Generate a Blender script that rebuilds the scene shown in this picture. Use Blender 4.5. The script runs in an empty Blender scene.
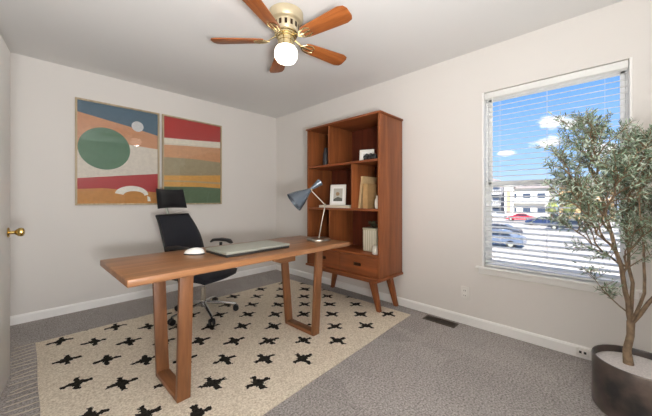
import bpy, bmesh, math, random
from mathutils import Vector, Matrix, noise as mnoise
random.seed(7)
S = bpy.context.scene
COL = S.collection
R = math.radians
XW, YB, ZC, XL, YF = 2.72, 3.79, 2.44, -0.225, -0.57      # room faces

# ------------------------------------------------------------------ colours / materials
def lin(c):
    out = []
    for v in c:
        v /= 255.0
        out.append(v/12.92 if v <= .04045 else ((v+.055)/1.055)**2.4)
    return (*out, 1.0)

def new_mat(name):
    m = bpy.data.materials.new(name); m.use_nodes = True
    nt = m.node_tree; b = nt.nodes['Principled BSDF']
    return m, nt, b

def plain(name, rgb, rough=.6, metal=0., spec=.5, noise=0., nscale=20., bump=0., bscale=200., coat=0.):
    m, nt, b = new_mat(name)
    b.inputs['Base Color'].default_value = lin(rgb)
    b.inputs['Roughness'].default_value = rough
    b.inputs['Metallic'].default_value = metal
    b.inputs['Specular IOR Level'].default_value = spec
    b.inputs['Coat Weight'].default_value = coat
    tc = nt.nodes.new('ShaderNodeTexCoord')
    if noise > 0:
        n = nt.nodes.new('ShaderNodeTexNoise'); n.inputs['Scale'].default_value = nscale
        n.inputs['Detail'].default_value = 4
        nt.links.new(tc.outputs['Object'], n.inputs['Vector'])
        hs = nt.nodes.new('ShaderNodeMapRange')
        hs.inputs['From Min'].default_value = .3; hs.inputs['From Max'].default_value = .7
        hs.inputs['To Min'].default_value = 1-noise; hs.inputs['To Max'].default_value = 1+noise
        nt.links.new(n.outputs['Fac'], hs.inputs['Value'])
        mx = nt.nodes.new('ShaderNodeVectorMath'); mx.operation = 'SCALE'
        mx.inputs[0].default_value = lin(rgb)[:3]
        nt.links.new(hs.outputs['Result'], mx.inputs['Scale'])
        nt.links.new(mx.outputs['Vector'], b.inputs['Base Color'])
    if bump > 0:
        n2 = nt.nodes.new('ShaderNodeTexNoise'); n2.inputs['Scale'].default_value = bscale
        nt.links.new(tc.outputs['Object'], n2.inputs['Vector'])
        bp = nt.nodes.new('ShaderNodeBump'); bp.inputs['Strength'].default_value = bump
        bp.inputs['Distance'].default_value = .002
        nt.links.new(n2.outputs['Fac'], bp.inputs['Height'])
        nt.links.new(bp.outputs['Normal'], b.inputs['Normal'])
    return m

def wood(name, c1, c2, axis='X', rough=.42, scale=1., spec=.4):
    m, nt, b = new_mat(name); N = nt.nodes; L = nt.links
    tc = N.new('ShaderNodeTexCoord'); mp = N.new('ShaderNodeMapping')
    s = {'X': (1.2, 14, 14), 'Y': (14, 1.2, 14), 'Z': (14, 14, 1.2)}[axis]
    mp.inputs['Scale'].default_value = [v*scale for v in s]
    L.new(tc.outputs['Object'], mp.inputs['Vector'])
    n = N.new('ShaderNodeTexNoise'); n.inputs['Scale'].default_value = 1.0
    n.inputs['Detail'].default_value = 6; n.inputs['Distortion'].default_value = .8
    L.new(mp.outputs['Vector'], n.inputs['Vector'])
    mp2 = N.new('ShaderNodeMapping'); mp2.inputs['Scale'].default_value = [v*scale*6 for v in s]
    L.new(tc.outputs['Object'], mp2.inputs['Vector'])
    n2 = N.new('ShaderNodeTexNoise'); n2.inputs['Scale'].default_value = 1.0; n2.inputs['Detail'].default_value = 3
    L.new(mp2.outputs['Vector'], n2.inputs['Vector'])
    ad = N.new('ShaderNodeMath'); ad.operation = 'MULTIPLY_ADD'; ad.inputs[1].default_value = .35
    L.new(n2.outputs['Fac'], ad.inputs[0]); L.new(n.outputs['Fac'], ad.inputs[2])
    cr = N.new('ShaderNodeValToRGB')
    cr.color_ramp.elements[0].position = .45; cr.color_ramp.elements[0].color = lin(c1)
    cr.color_ramp.elements[1].position = .85; cr.color_ramp.elements[1].color = lin(c2)
    L.new(ad.outputs['Value'], cr.inputs['Fac']); L.new(cr.outputs['Color'], b.inputs['Base Color'])
    b.inputs['Roughness'].default_value = rough; b.inputs['Specular IOR Level'].default_value = spec
    return m

def glass(name, ior=1.45, tint=(1, 1, 1, 1)):
    m = bpy.data.materials.new(name); m.use_nodes = True; nt = m.node_tree; nt.nodes.clear()
    o = nt.nodes.new('ShaderNodeOutputMaterial'); mx = nt.nodes.new('ShaderNodeMixShader')
    t = nt.nodes.new('ShaderNodeBsdfTransparent'); t.inputs['Color'].default_value = tint
    g = nt.nodes.new('ShaderNodeBsdfGlossy'); g.inputs['Roughness'].default_value = .01
    f = nt.nodes.new('ShaderNodeFresnel'); f.inputs['IOR'].default_value = ior
    nt.links.new(f.outputs[0], mx.inputs['Fac']); nt.links.new(t.outputs[0], mx.inputs[1])
    nt.links.new(g.outputs[0], mx.inputs[2]); nt.links.new(mx.outputs[0], o.inputs['Surface'])
    return m

M = {}
M['wall'] = plain('wall_paint', (224, 220, 215), .75, spec=.2, bump=.15, bscale=350)
M['ceiling'] = plain('ceiling_paint', (228, 227, 225), .9, spec=.1, bump=.3, bscale=260)
M['trim'] = plain('trim_paint', (246, 245, 242), .4)
M['vinyl'] = plain('white_vinyl', (246, 246, 244), .4)
M['slat'] = plain('blind_slat', (253, 253, 250), .45)
def translucent(m, w):
    nt = m.node_tree; b = nt.nodes['Principled BSDF']; o = [n for n in nt.nodes if n.type == 'OUTPUT_MATERIAL'][0]
    t = nt.nodes.new('ShaderNodeBsdfTranslucent'); t.inputs['Color'].default_value = b.inputs['Base Color'].default_value
    x = nt.nodes.new('ShaderNodeMixShader'); x.inputs['Fac'].default_value = w
    nt.links.new(b.outputs[0], x.inputs[1]); nt.links.new(t.outputs[0], x.inputs[2]); nt.links.new(x.outputs[0], o.inputs['Surface'])
translucent(M['slat'], .25)
M['plastic_white'] = plain('white_plastic', (232, 230, 225), .35)
M['slot'] = plain('dark_slot', (40, 38, 36), .6)
M['brass'] = plain('polished_brass', (196, 166, 98), .22, 1.)
M['cream_metal'] = plain('cream_enamel', (206, 192, 160), .3, .5, coat=.5)
M['gold'] = plain('pale_brass', (222, 205, 160), .25, 1.)
M['blade'] = wood('fan_blade_oak', (124, 64, 26), (178, 106, 54), 'X', .4, 1.6)
M['desk_top'] = wood('desk_acacia_top', (104, 68, 42), (160, 112, 73), 'X', .33, 1.1, .45)
M['desk_leg'] = wood('desk_acacia_leg', (94, 59, 35), (134, 88, 54), 'Z', .45, 1.)
M['desk_y'] = wood('desk_acacia_rail', (104, 66, 40), (146, 96, 60), 'Y', .45, 1.)
M['case_z'] = wood('bookcase_walnut_upright', (106, 57, 29), (142, 82, 45), 'Z', .45, .8, .35)
M['case_y'] = wood('bookcase_walnut_level', (104, 54, 27), (140, 78, 42), 'Y', .45, .8, .35)
M['case_back_shaded'] = wood('bookcase_walnut_back_shaded', (72, 31, 17), (94, 43, 24), 'Z', .6, .8, .2)  # same walnut, darkened so the shade inside the shelves is in the colour
M['art_frame'] = wood('picture_frame_ash', (158, 140, 112), (192, 174, 144), 'Z', .5, 2.)
M['black_plastic'] = plain('black_plastic', (20, 20, 22), .4)
M['black_leather'] = plain('black_leather', (22, 23, 26), .38, bump=.3, bscale=120)
M['black_mesh'] = plain('black_mesh_fabric', (22, 25, 34), .5, noise=.3, nscale=90, bump=.5, bscale=400)
M['chrome'] = plain('chrome', (200, 200, 200), .15, 1.)
M['lamp_blue'] = plain('lamp_slate_enamel', (92, 102, 112), .25, .35, coat=.6)
M['lamp_steel'] = plain('brushed_nickel', (176, 170, 158), .28, 1.)
M['silver'] = plain('laptop_aluminium', (176, 180, 168), .35, .45)
M['laptop_edge'] = plain('laptop_edge', (226, 224, 214), .3, .3)
M['soil'] = plain('white_gravel', (214, 208, 204), .9, noise=.15, nscale=120, bump=1., bscale=150)
M['bark'] = plain('olive_bark', (120, 100, 78), .85, noise=.35, nscale=40, bump=.8, bscale=90)
M['twig'] = plain('olive_twig', (120, 98, 74), .85, noise=.2, nscale=60)
M['leaf1'] = plain('olive_leaf_green', (120, 140, 114), .55, noise=.2, nscale=12)
M['leaf2'] = plain('olive_leaf_silver', (174, 187, 168), .6, noise=.15, nscale=12)
M['leaf3'] = plain('olive_leaf_deep', (70, 86, 64), .55, noise=.2, nscale=12)
M['paper_white'] = plain('white_mat_board', (226, 222, 212), .7)
M['kraft'] = plain('kraft_board', (176, 140, 92), .8, noise=.1, nscale=30)
M['kraft2'] = plain('pale_kraft_board', (196, 166, 122), .8, noise=.08, nscale=30)
M['pages'] = plain('book_pages', (216, 204, 180), .85)
M['ceramic'] = plain('cream_ceramic', (214, 206, 190), .5)
M['dark_ceramic'] = plain('charcoal_ceramic', (58, 58, 62), .4)
M['dark_green'] = plain('dark_green_foliage', (58, 62, 40), .7, noise=.3, nscale=40)
M['bronze'] = plain('dark_bronze', (64, 48, 36), .35, .8)
M['vent'] = plain('brown_register', (82, 70, 60), .5, .3)
M['asphalt'] = plain('asphalt', (178, 172, 162), .9, noise=.06, nscale=.4)
M['concrete'] = plain('pale_concrete', (206, 196, 182), .9, noise=.05, nscale=.6)
M['paint_line'] = plain('parking_line', (226, 226, 224), .8)
M['tyre'] = plain('tyre', (26, 26, 28), .8)
M['car_glass'] = plain('car_glass', (40, 46, 54), .1)
M['b_white'] = plain('render_white', (214, 212, 206), .9)
M['b_grey'] = plain('siding_grey', (128, 128, 132), .9)
M['b_tan'] = plain('siding_tan', (190, 160, 122), .9)
M['b_roof'] = plain('roof_shingle', (150, 140, 134), .9, noise=.1, nscale=.8)
M['b_win'] = plain('house_window', (62, 72, 90), .2)
M['b_rail'] = plain('balcony_rail', (230, 230, 228), .6)
M['tree_far'] = plain('far_foliage', (132, 140, 84), .9, noise=.25, nscale=2)
M['pane'] = glass('window_pane_glass', 1.12)
M['art_glass'] = glass('picture_glass', 1.35)

def pot_mat():
    m, nt, b = new_mat('aged_dark_metal'); N = nt.nodes; L = nt.links
    tc = N.new('ShaderNodeTexCoord'); n = N.new('ShaderNodeTexNoise')
    n.inputs['Scale'].default_value = 6; n.inputs['Detail'].default_value = 5
    L.new(tc.outputs['Object'], n.inputs['Vector'])
    cr = N.new('ShaderNodeValToRGB')
    cr.color_ramp.elements[0].position = .35; cr.color_ramp.elements[0].color = lin((60, 58, 58))
    cr.color_ramp.elements[1].position = .7; cr.color_ramp.elements[1].color = lin((122, 106, 96))
    L.new(n.outputs['Fac'], cr.inputs['Fac']); L.new(cr.outputs['Color'], b.inputs['Base Color'])
    b.inputs['Metallic'].default_value = .55; b.inputs['Roughness'].default_value = .36
    return m
M['pot'] = pot_mat()

def carpet_mat():
    m, nt, b = new_mat('taupe_carpet'); N = nt.nodes; L = nt.links
    tc = N.new('ShaderNodeTexCoord')
    n = N.new('ShaderNodeTexNoise'); n.inputs['Scale'].default_value = 95; n.inputs['Detail'].default_value = 6
    n.inputs['Roughness'].default_value = .7
    L.new(tc.outputs['Object'], n.inputs['Vector'])
    cr = N.new('ShaderNodeValToRGB')
    cr.color_ramp.elements[0].position = .32; cr.color_ramp.elements[0].color = lin((104, 99, 96))
    cr.color_ramp.elements[1].position = .68; cr.color_ramp.elements[1].color = lin((210, 204, 200))
    L.new(n.outputs['Fac'], cr.inputs['Fac'])
    # vacuum strokes: nap brushed in alternating wedges
    mp = N.new('ShaderNodeMapping'); mp.inputs['Rotation'].default_value = (0, 0, R(52)); mp.inputs['Scale'].default_value = (2.2, .8, 1)
    L.new(tc.outputs['Object'], mp.inputs['Vector'])
    v = N.new('ShaderNodeTexVoronoi'); v.inputs['Scale'].default_value = 1.7; v.inputs['Randomness'].default_value = .8
    L.new(mp.outputs['Vector'], v.inputs['Vector'])
    sp = N.new('ShaderNodeSeparateColor'); L.new(v.outputs['Color'], sp.inputs['Color'])
    mr = N.new('ShaderNodeMapRange'); mr.inputs['To Min'].default_value = .90; mr.inputs['To Max'].default_value = 1.06
    L.new(sp.outputs[0], mr.inputs['Value'])
    sc = N.new('ShaderNodeVectorMath'); sc.operation = 'SCALE'
    v2 = N.new('ShaderNodeTexVoronoi'); v2.feature = 'DISTANCE_TO_EDGE'; v2.inputs['Scale'].default_value = 2.6
    mp3 = N.new('ShaderNodeMapping'); mp3.inputs['Rotation'].default_value = (0, 0, R(40)); mp3.inputs['Scale'].default_value = (1.6, 3.2, 1)
    L.new(tc.outputs['Object'], mp3.inputs['Vector']); L.new(mp3.outputs['Vector'], v2.inputs['Vector'])
    mr2 = N.new('ShaderNodeMapRange'); mr2.inputs['From Max'].default_value = .05; mr2.inputs['To Min'].default_value = .90; mr2.inputs['To Max'].default_value = 1.
    L.new(v2.outputs['Distance'], mr2.inputs['Value'])
    ml = N.new('ShaderNodeMath'); ml.operation = 'MULTIPLY'; L.new(mr.outputs['Result'], ml.inputs[0]); L.new(mr2.outputs['Result'], ml.inputs[1])
    L.new(cr.outputs['Color'], sc.inputs[0]); L.new(ml.outputs[0], sc.inputs['Scale'])
    L.new(sc.outputs['Vector'], b.inputs['Base Color'])
    b.inputs['Roughness'].default_value = 1; b.inputs['Specular IOR Level'].default_value = .05
    bp = N.new('ShaderNodeBump'); bp.inputs['Strength'].default_value = .9; bp.inputs['Distance'].default_value = .006
    L.new(n.outputs['Fac'], bp.inputs['Height']); L.new(bp.outputs['Normal'], b.inputs['Normal'])
    return m
M['carpet'] = carpet_mat()

def rug_mat():
    """cream shag with a staggered lattice of black plus signs; rug plane in object coordinates"""
    m, nt, b = new_mat('cream_rug_with_black_crosses'); N = nt.nodes; L = nt.links
    def math_(op, a_, b_=None, c_=None):
        n = N.new('ShaderNodeMath'); n.operation = op
        for i, v in enumerate((a_, b_, c_)):
            if v is None: continue
            if isinstance(v, (int, float)): n.inputs[i].default_value = v
            else: L.new(v, n.inputs[i])
        return n.outputs[0]
    tc = N.new('ShaderNodeTexCoord')
    ns = N.new('ShaderNodeTexNoise'); ns.inputs['Scale'].default_value = 45; ns.inputs['Detail'].default_value = 3
    L.new(tc.outputs['Object'], ns.inputs['Vector'])
    sub = N.new('ShaderNodeVectorMath'); sub.operation = 'SUBTRACT'; sub.inputs[1].default_value = (.5, .5, .5)
    L.new(ns.outputs['Color'], sub.inputs[0])
    sca = N.new('ShaderNodeVectorMath'); sca.operation = 'SCALE'; sca.inputs['Scale'].default_value = .045
    L.new(sub.outputs[0], sca.inputs[0])
    # larger wobble shifts the hand-knotted crosses a little
    nw = N.new('ShaderNodeTexNoise'); nw.inputs['Scale'].default_value = 3.2
    L.new(tc.outputs['Object'], nw.inputs['Vector'])
    sw = N.new('ShaderNodeVectorMath'); sw.operation = 'SUBTRACT'; sw.inputs[1].default_value = (.5, .5, .5)
    L.new(nw.outputs['Color'], sw.inputs[0])
    sws = N.new('ShaderNodeVectorMath'); sws.operation = 'SCALE'; sws.inputs['Scale'].default_value = .05
    L.new(sw.outputs[0], sws.inputs[0])
    a0 = N.new('ShaderNodeVectorMath'); L.new(tc.outputs['Object'], a0.inputs[0]); L.new(sca.outputs[0], a0.inputs[1])
    a1 = N.new('ShaderNodeVectorMath'); L.new(a0.outputs[0], a1.inputs[0]); L.new(sws.outputs[0], a1.inputs[1])
    sp = N.new('ShaderNodeSeparateXYZ'); L.new(a1.outputs[0], sp.inputs[0])
    X, Y = sp.outputs[0], sp.outputs[1]
    # object origin at world (0, 3.04); rows every .1925 downwards; x drifts with y
    xs = math_('ADD', X, math_('MULTIPLY', Y, .055))
    def lattice(x0, y0):
        u = math_('SUBTRACT', math_('WRAP', math_('SUBTRACT', xs, x0), .1815, -.1815), 0)
        v = math_('SUBTRACT', math_('WRAP', math_('SUBTRACT', Y, y0), .1925, -.1925), 0)
        au = math_('ABSOLUTE', math_('ADD', u, math_('MULTIPLY', v, -.12))); av = math_('ABSOLUTE', math_('ADD', v, math_('MULTIPLY', u, .12)))
        b1 = math_('MULTIPLY', math_('LESS_THAN', au, .078), math_('LESS_THAN', av, .0150))
        b2 = math_('MULTIPLY', math_('LESS_THAN', av, .078), math_('LESS_THAN', au, .0150))
        b3 = math_('MULTIPLY', math_('LESS_THAN', av, .031), math_('LESS_THAN', au, .031))
        return math_('MAXIMUM', b1, math_('MAXIMUM', b2, b3))
    k = math_('MAXIMUM', lattice(.13, 0.), lattice(.13+.1815, -.1925))
    k = math_('MULTIPLY', k, math_('MULTIPLY', math_('GREATER_THAN', Y, -1.645), math_('GREATER_THAN', xs, .035)))
    # shag pile
    p = N.new('ShaderNodeTexNoise'); p.inputs['Scale'].default_value = 95; p.inputs['Detail'].default_value = 4
    p.inputs['Roughness'].default_value = .65
    L.new(tc.outputs['Object'], p.inputs['Vector'])
    cr = N.new('ShaderNodeValToRGB')
    cr.color_ramp.elements[0].position = .3; cr.color_ramp.elements[0].color = lin((188, 172, 148))
    cr.color_ramp.elements[1].position = .62; cr.color_ramp.elements[1].color = lin((240, 230, 212))
    L.new(p.outputs['Fac'], cr.inputs['Fac'])
    kr = N.new('ShaderNodeValToRGB')
    kr.color_ramp.elements[0].position = .3; kr.color_ramp.elements[0].color = lin((18, 17, 16))
    kr.color_ramp.elements[1].position = .8; kr.color_ramp.elements[1].color = lin((62, 58, 52))
    L.new(p.outputs['Fac'], kr.inputs['Fac'])
    mx = N.new('ShaderNodeMix'); mx.data_type = 'RGBA'
    L.new(k, mx.inputs['Factor']); L.new(cr.outputs['Color'], mx.inputs['A']); L.new(kr.outputs['Color'], mx.inputs['B'])
    L.new(mx.outputs['Result'], b.inputs['Base Color'])
    b.inputs['Roughness'].default_value = 1; b.inputs['Specular IOR Level'].default_value = .05
    bp = N.new('ShaderNodeBump'); bp.inputs['Strength'].default_value = 1; bp.inputs['Distance'].default_value = .007
    L.new(p.outputs['Fac'], bp.inputs['Height']); L.new(bp.outputs['Normal'], b.inputs['Normal'])
    return m
M['rug'] = rug_mat()
M['fringe'] = plain('rug_fringe_yarn', (196, 185, 168), .95)

def globe_mat():
    m, nt, b = new_mat('lit_opal_glass')
    b.inputs['Base Color'].default_value = lin((255, 246, 228))
    b.inputs['Emission Color'].default_value = (1, .93, .80, 1)
    b.inputs['Emission Strength'].default_value = 3.0
    return m
M['globe'] = globe_mat()

# ------------------------------------------------------------------ mesh builder
class MB:
    def __init__(s): s.bm = bmesh.new(); s.mi = 0
    def _faces(s, vs):
        fs = set()
        for v in vs:
            for f in v.link_faces: fs.add(f)
        for f in fs: f.material_index = s.mi
        return fs
    def box(s, x0, x1, y0, y1, z0, z1, bev=0., seg=2, mat=None):
        r = bmesh.ops.create_cube(s.bm, size=1.0); vs = r['verts']
        for v in vs:
            v.co = Vector((x0 if v.co.x < 0 else x1, y0 if v.co.y < 0 else y1, z0 if v.co.z < 0 else z1))
        s._faces(vs)
        if mat is not None: bmesh.ops.transform(s.bm, matrix=mat, verts=vs)
        if bev > 0:
            es = list({e for v in vs for e in v.link_edges})
            rr = bmesh.ops.bevel(s.bm, geom=es, offset=bev, segments=seg, affect='EDGES', profile=.5)
            for f in rr['faces']: f.material_index = s.mi
        return s
    def hexa(s, bot, top, bev=0.):
        """bot/top: 4 points each, same order"""
        vs = [s.bm.verts.new(p) for p in bot+top]
        fs = [(3, 2, 1, 0), (4, 5, 6, 7)] + [(i, (i+1) % 4, 4+(i+1) % 4, 4+i) for i in range(4)]
        nf = [s.bm.faces.new([vs[i] for i in f]) for f in fs]
        for f in nf: f.material_index = s.mi
        bmesh.ops.recalc_face_normals(s.bm, faces=nf)
        if bev > 0:
            es = list({e for v in vs for e in v.link_edges})
            bmesh.ops.bevel(s.bm, geom=es, offset=bev, segments=2, affect='EDGES', profile=.5)
        return s
    def lathe(s, prof, c=(0, 0, 0), seg=32, axis=None, cap=True):
        """prof: list of (radius, height); axis: direction of height"""
        q = Vector((0, 0, 1)).rotation_difference(Vector(axis).normalized()) if axis is not None else None
        rings = []
        for r, h in prof:
            ring = []
            for i in range(seg):
                t = 2*math.pi*i/seg
                p = Vector((r*math.cos(t), r*math.sin(t), h))
                if q: p = q @ p
                ring.append(s.bm.verts.new(p+Vector(c)))
            rings.append(ring)
        for a_, b_ in zip(rings, rings[1:]):
            for i in range(seg):
                f = s.bm.faces.new((a_[i], a_[(i+1) % seg], b_[(i+1) % seg], b_[i])); f.material_index = s.mi
        if cap:
            f = s.bm.faces.new(list(reversed(rings[0]))); f.material_index = s.mi
            f = s.bm.faces.new(rings[-1]); f.material_index = s.mi
        return s
    def cyl(s, p0, p1, r0, r1=None, seg=20):
        p0, p1 = Vector(p0), Vector(p1); r1 = r0 if r1 is None else r1
        return s.lathe([(r0, 0), (r1, (p1-p0).length)], p0, seg, p1-p0)
    def tube(s, pts, rad, seg=10, flat=1.):
        pts = [Vector(p) for p in pts]; n = len(pts)
        rads = rad if isinstance(rad, (list, tuple)) else [rad]*n
        up = Vector((0, 0, 1)); rings = []; prev = None
        for i, p in enumerate(pts):
            d = (pts[min(i+1, n-1)]-pts[max(i-1, 0)]).normalized()
            if prev is None:
                sd = d.cross(up)
                if sd.length < .05: sd = d.cross(Vector((1, 0, 0)))
            else:
                sd = prev - d*prev.dot(d)
            sd.normalize(); prev = sd; u2 = sd.cross(d)
            rings.append([s.bm.verts.new(p+(sd*math.cos(2*math.pi*k/seg)+u2*flat*math.sin(2*math.pi*k/seg))*rads[i]) for k in range(seg)])
        for a_, b_ in zip(rings, rings[1:]):
            for i in range(seg):
                f = s.bm.faces.new((a_[i], a_[(i+1) % seg], b_[(i+1) % seg], b_[i])); f.material_index = s.mi
        f = s.bm.faces.new(list(reversed(rings[0]))); f.material_index = s.mi
        f = s.bm.faces.new(rings[-1]); f.material_index = s.mi
        return s
    def ball(s, c, r, sc=(1, 1, 1), seg=20):
        rr = bmesh.ops.create_uvsphere(s.bm, u_segments=seg, v_segments=max(8, seg//2), radius=r)
        for v in rr['verts']:
            v.co = Vector((v.co.x*sc[0], v.co.y*sc[1], v.co.z*sc[2]))+Vector(c)
        s._faces(rr['verts']); return s
    def prism(s, poly, h0, h1, plane='XY', bev=0.):
        """extrude polygon between h0 and h1 along the plane's normal"""
        def P(a_, b_, h): return {'XY': (a_, b_, h), 'XZ': (a_, h, b_), 'YZ': (h, a_, b_)}[plane]
        lo = [s.bm.verts.new(P(a_, b_, h0)) for a_, b_ in poly]; hi = [s.bm.verts.new(P(a_, b_, h1)) for a_, b_ in poly]
        n = len(poly); fs = [s.bm.faces.new(lo), s.bm.faces.new(hi)]
        for i in range(n): fs.append(s.bm.faces.new((lo[i], lo[(i+1) % n], hi[(i+1) % n], hi[i])))
        for f in fs: f.material_index = s.mi
        bmesh.ops.recalc_face_normals(s.bm, faces=fs)
        if bev > 0:
            es = list({e for v in lo+hi for e in v.link_edges})
            bmesh.ops.bevel(s.bm, geom=es, offset=bev, segments=2, affect='EDGES', profile=.5)
        return s
    def xf(s, mat):
        bmesh.ops.transform(s.bm, matrix=mat, verts=s.bm.verts); return s
    def build(s, name, mats, parent=None, smooth=True, org=None):
        """vertices are given in world/root space; org shifts them (the root's location)"""
        if org is not None:
            bmesh.ops.translate(s.bm, vec=-Vector(org), verts=s.bm.verts)
        bmesh.ops.recalc_face_normals(s.bm, faces=s.bm.faces)
        me = bpy.data.meshes.new(name); s.bm.to_mesh(me); s.bm.free()
        for m in (mats if isinstance(mats, (list, tuple)) else [mats]): me.materials.append(m)
        if smooth:
            for p in me.polygons: p.use_smooth = True
            me.set_sharp_from_angle(angle=R(35))
        o = bpy.data.objects.new(name, me); COL.objects.link(o)
        if parent is not None: o.parent = parent
        return o

def tag(o, label=None, cat=None, group=None, kind=None):
    if label: o['label'] = label
    if cat: o['category'] = cat
    if group: o['group'] = group
    if kind: o['kind'] = kind
    return o
def thing(name, label, cat, loc=(0, 0, 0), rz=0., group=None, kind=None):
    o = bpy.data.objects.new(name, None); COL.objects.link(o)
    o.location = loc; o.rotation_euler = (0, 0, rz); o.empty_display_size = .1
    return tag(o, label, cat, group, kind)
def struct(name, mb, m, label=None, cat=None, org=None, smooth=False):
    o = mb.build(name, m, None, smooth, org)
    if org is not None: o.location = org
    return tag(o, label, cat, kind='structure')

# ------------------------------------------------------------------ room shell
T = .12
WY0, WY1, WZ0, WZ1 = -.13, .757, .53, 2.05
struct('floor', MB().box(XL-T, XW+T, YF-T, YB+T, -.1, 0), M['carpet'], 'taupe cut-pile carpet covering the whole floor', 'floor')
struct('ceiling', MB().box(XL-T, XW+T, YF-T, YB+T, ZC, ZC+.12), M['ceiling'], 'plain off-white painted ceiling', 'ceiling')
struct('wall_back', MB().box(XL-T, XW+T, YB, YB+T, 0, ZC), M['wall'], 'off-white wall behind the desk with the two pictures', 'wall')
struct('wall_left', MB().box(XL-T, XL, YF, YB, 0, ZC), M['wall'], 'off-white wall behind the door', 'wall')
struct('wall_front', MB().box(XL-T, XW+T, YF-T, YF, 0, ZC), M['wall'], 'off-white wall on the near side of the room', 'wall')
mb = MB()
mb.box(XW, XW+T, YF, WY0, 0, ZC); mb.box(XW, XW+T, WY1, YB, 0, ZC)
mb.box(XW, XW+T, WY0, WY1, 0, WZ0); mb.box(XW, XW+T, WY0, WY1, WZ1, ZC)
struct('wall_right', mb, M['wall'], 'off-white wall with the window and the bookcase', 'wall')
def baseb(name, pts, lab):
    (x0, y0), (x1, y1), (nx, ny) = pts
    prof = [(0, 0), (.014, 0), (.014, .066), (.008, .078), (.0, .082)]
    m = MB(); d = Vector((x1-x0, y1-y0, 0)); n = Vector((nx, ny, 0))
    a_ = [m.bm.verts.new(Vector((x0, y0, 0))+n*p+Vector((0, 0, h))) for p, h in prof]
    b_ = [m.bm.verts.new(Vector((x1, y1, 0))+n*p+Vector((0, 0, h))) for p, h in prof]
    for i in range(len(prof)-1): m.bm.faces.new((a_[i], a_[i+1], b_[i+1], b_[i]))
    m.bm.faces.new(a_); m.bm.faces.new(b_)
    struct(name, m, M['trim'], lab, 'baseboard')
baseb('baseboard_back', ((XL, YB), (XW, YB), (0, -1)), 'white baseboard below the two pictures')
baseb('baseboard_right', ((XW, YF), (XW, YB), (-1, 0)), 'white baseboard below the window and behind the bookcase')
baseb('baseboard_front', ((XL, YF), (XW, YF), (0, 1)), 'white baseboard on the near wall')

# window
w = thing('window_1', 'white double-hung window looking onto a parking lot', 'window', (XW, (WY0+WY1)/2, WZ0), kind='structure')
o_ = w.location
mb = MB(); fx0, fx1 = XW+.072, XW+.118; fw = .026
mb.box(fx0, fx1, WY0, WY0+fw, WZ0, WZ1, .004); mb.box(fx0, fx1, WY1-fw, WY1, WZ0, WZ1, .004)
mb.box(fx0, fx1, WY0, WY1, WZ0, WZ0+fw, .004); mb.box(fx0, fx1, WY0, WY1, WZ1-fw, WZ1, .004)
mb.build('window_frame', M['vinyl'], w, org=o_)
for (za, zb, xo, nm) in ((WZ0+.035, 1.285, 0, 'lower_sash'), (1.245, WZ1-.035, .022, 'upper_sash')):
    mb = MB(); xa, xb = fx0+.006+xo, fx0+.024+xo; s_ = .026
    ya, yb = WY0+fw, WY1-fw
    mb.box(xa, xb, ya, ya+s_, za, zb, .003); mb.box(xa, xb, yb-s_, yb, za, zb, .003)
    mb.box(xa, xb, ya, yb, za, za+s_+.006, .003); mb.box(xa, xb, ya, yb, zb-s_-.006, zb, .003)
    sash = mb.build(nm, M['vinyl'], w, org=o_)
    MB().box(xa+.007, xa+.010, ya+s_, yb-s_, za+s_, zb-s_).build('pane', M['pane'], sash, False, org=o_)
mb = MB(); mb.prism([(XW-.045, WY0-.045), (XW-.0005, WY0-.045), (XW-.0005, WY0+.001), (XW+.085, WY0+.001), (XW+.085, WY1-.001), (XW-.0005, WY1-.001), (XW-.0005, WY1+.045), (XW-.045, WY1+.045)], WZ0+.0005, WZ0+.0145, 'XY', .003)
mb.box(XW-.012, XW-.0005, WY0-.03, WY1+.03, WZ0-.05, WZ0, .003)
mb.build('window_sill', M['trim'], w, org=o_)
# white painted jamb lining (thin returns)
mb = MB()
mb.box(XW-.010, XW+.072, WY1-.012, WY1+.002, WZ0+.0150, WZ1, .002); mb.box(XW-.010, XW+.072, WY0-.002, WY0+.012, WZ0+.0150, WZ1, .002)
mb.build('jamb', M['trim'], w, org=o_)

# blinds
bl = thing('window_blind', 'white horizontal slatted blind lowered over the window', 'blind', (XW+.045, (WY0+WY1)/2, WZ1-.012))
o_ = bl.location; ya, yb = WY0+.016, WY1-.016; xc = XW+.032
MB().box(xc-.034, xc+.03, ya, yb, WZ1-.058, WZ1-.009, .003).build('headrail', M['slat'], bl, org=o_)
MB().box(xc-.026, xc+.026, ya, yb, WZ0+.022, WZ0+.036, .004).build('bottom_rail', M['slat'], bl, org=o_)
zt, zb_ = WZ1-.085, WZ0+.06; n = 33
mb = MB(); hw = .0245; nseg = 6; tl = R(11)
for side in (0, 1):
    pass
pts_t, pts_b = [], []
for k in range(nseg+1):
    u = -hw+2*hw*k/nseg; c_ = .0028*(1-(u/hw)**2)
    pts_t.append((u*math.cos(tl)-c_*math.sin(tl), u*math.sin(tl)+c_*math.cos(tl)))
poly = [(x, z+.0007) for x, z in pts_t]+[(x, z-.0007) for x, z in reversed(pts_t)]
mb.prism(poly, ya+.002, yb-.002, 'XZ')
slat0 = mb.build('slat', M['slat'], bl, org=(0, 0, 0))
me = slat0.data
for i in range(n):
    so = slat0 if i == 0 else slat0.copy()
    if i: COL.objects.link(so)
    so.location = Vector((xc, 0, zt-(zt-zb_)*i/(n-1)))-Vector((o_.x, o_.y, o_.z))
for yy in (ya+.11, (ya+yb)/2, yb-.11):
    mb = MB(); mb.cyl((xc-.0255, yy, WZ0+.03), (xc-.0255, yy, WZ1-.05), .0008, seg=6); mb.cyl((xc+.0255, yy, WZ0+.03), (xc+.0255, yy, WZ1-.05), .0008, seg=6)
    mb.build('ladder_cord', M['slat'], bl, org=o_)
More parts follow.
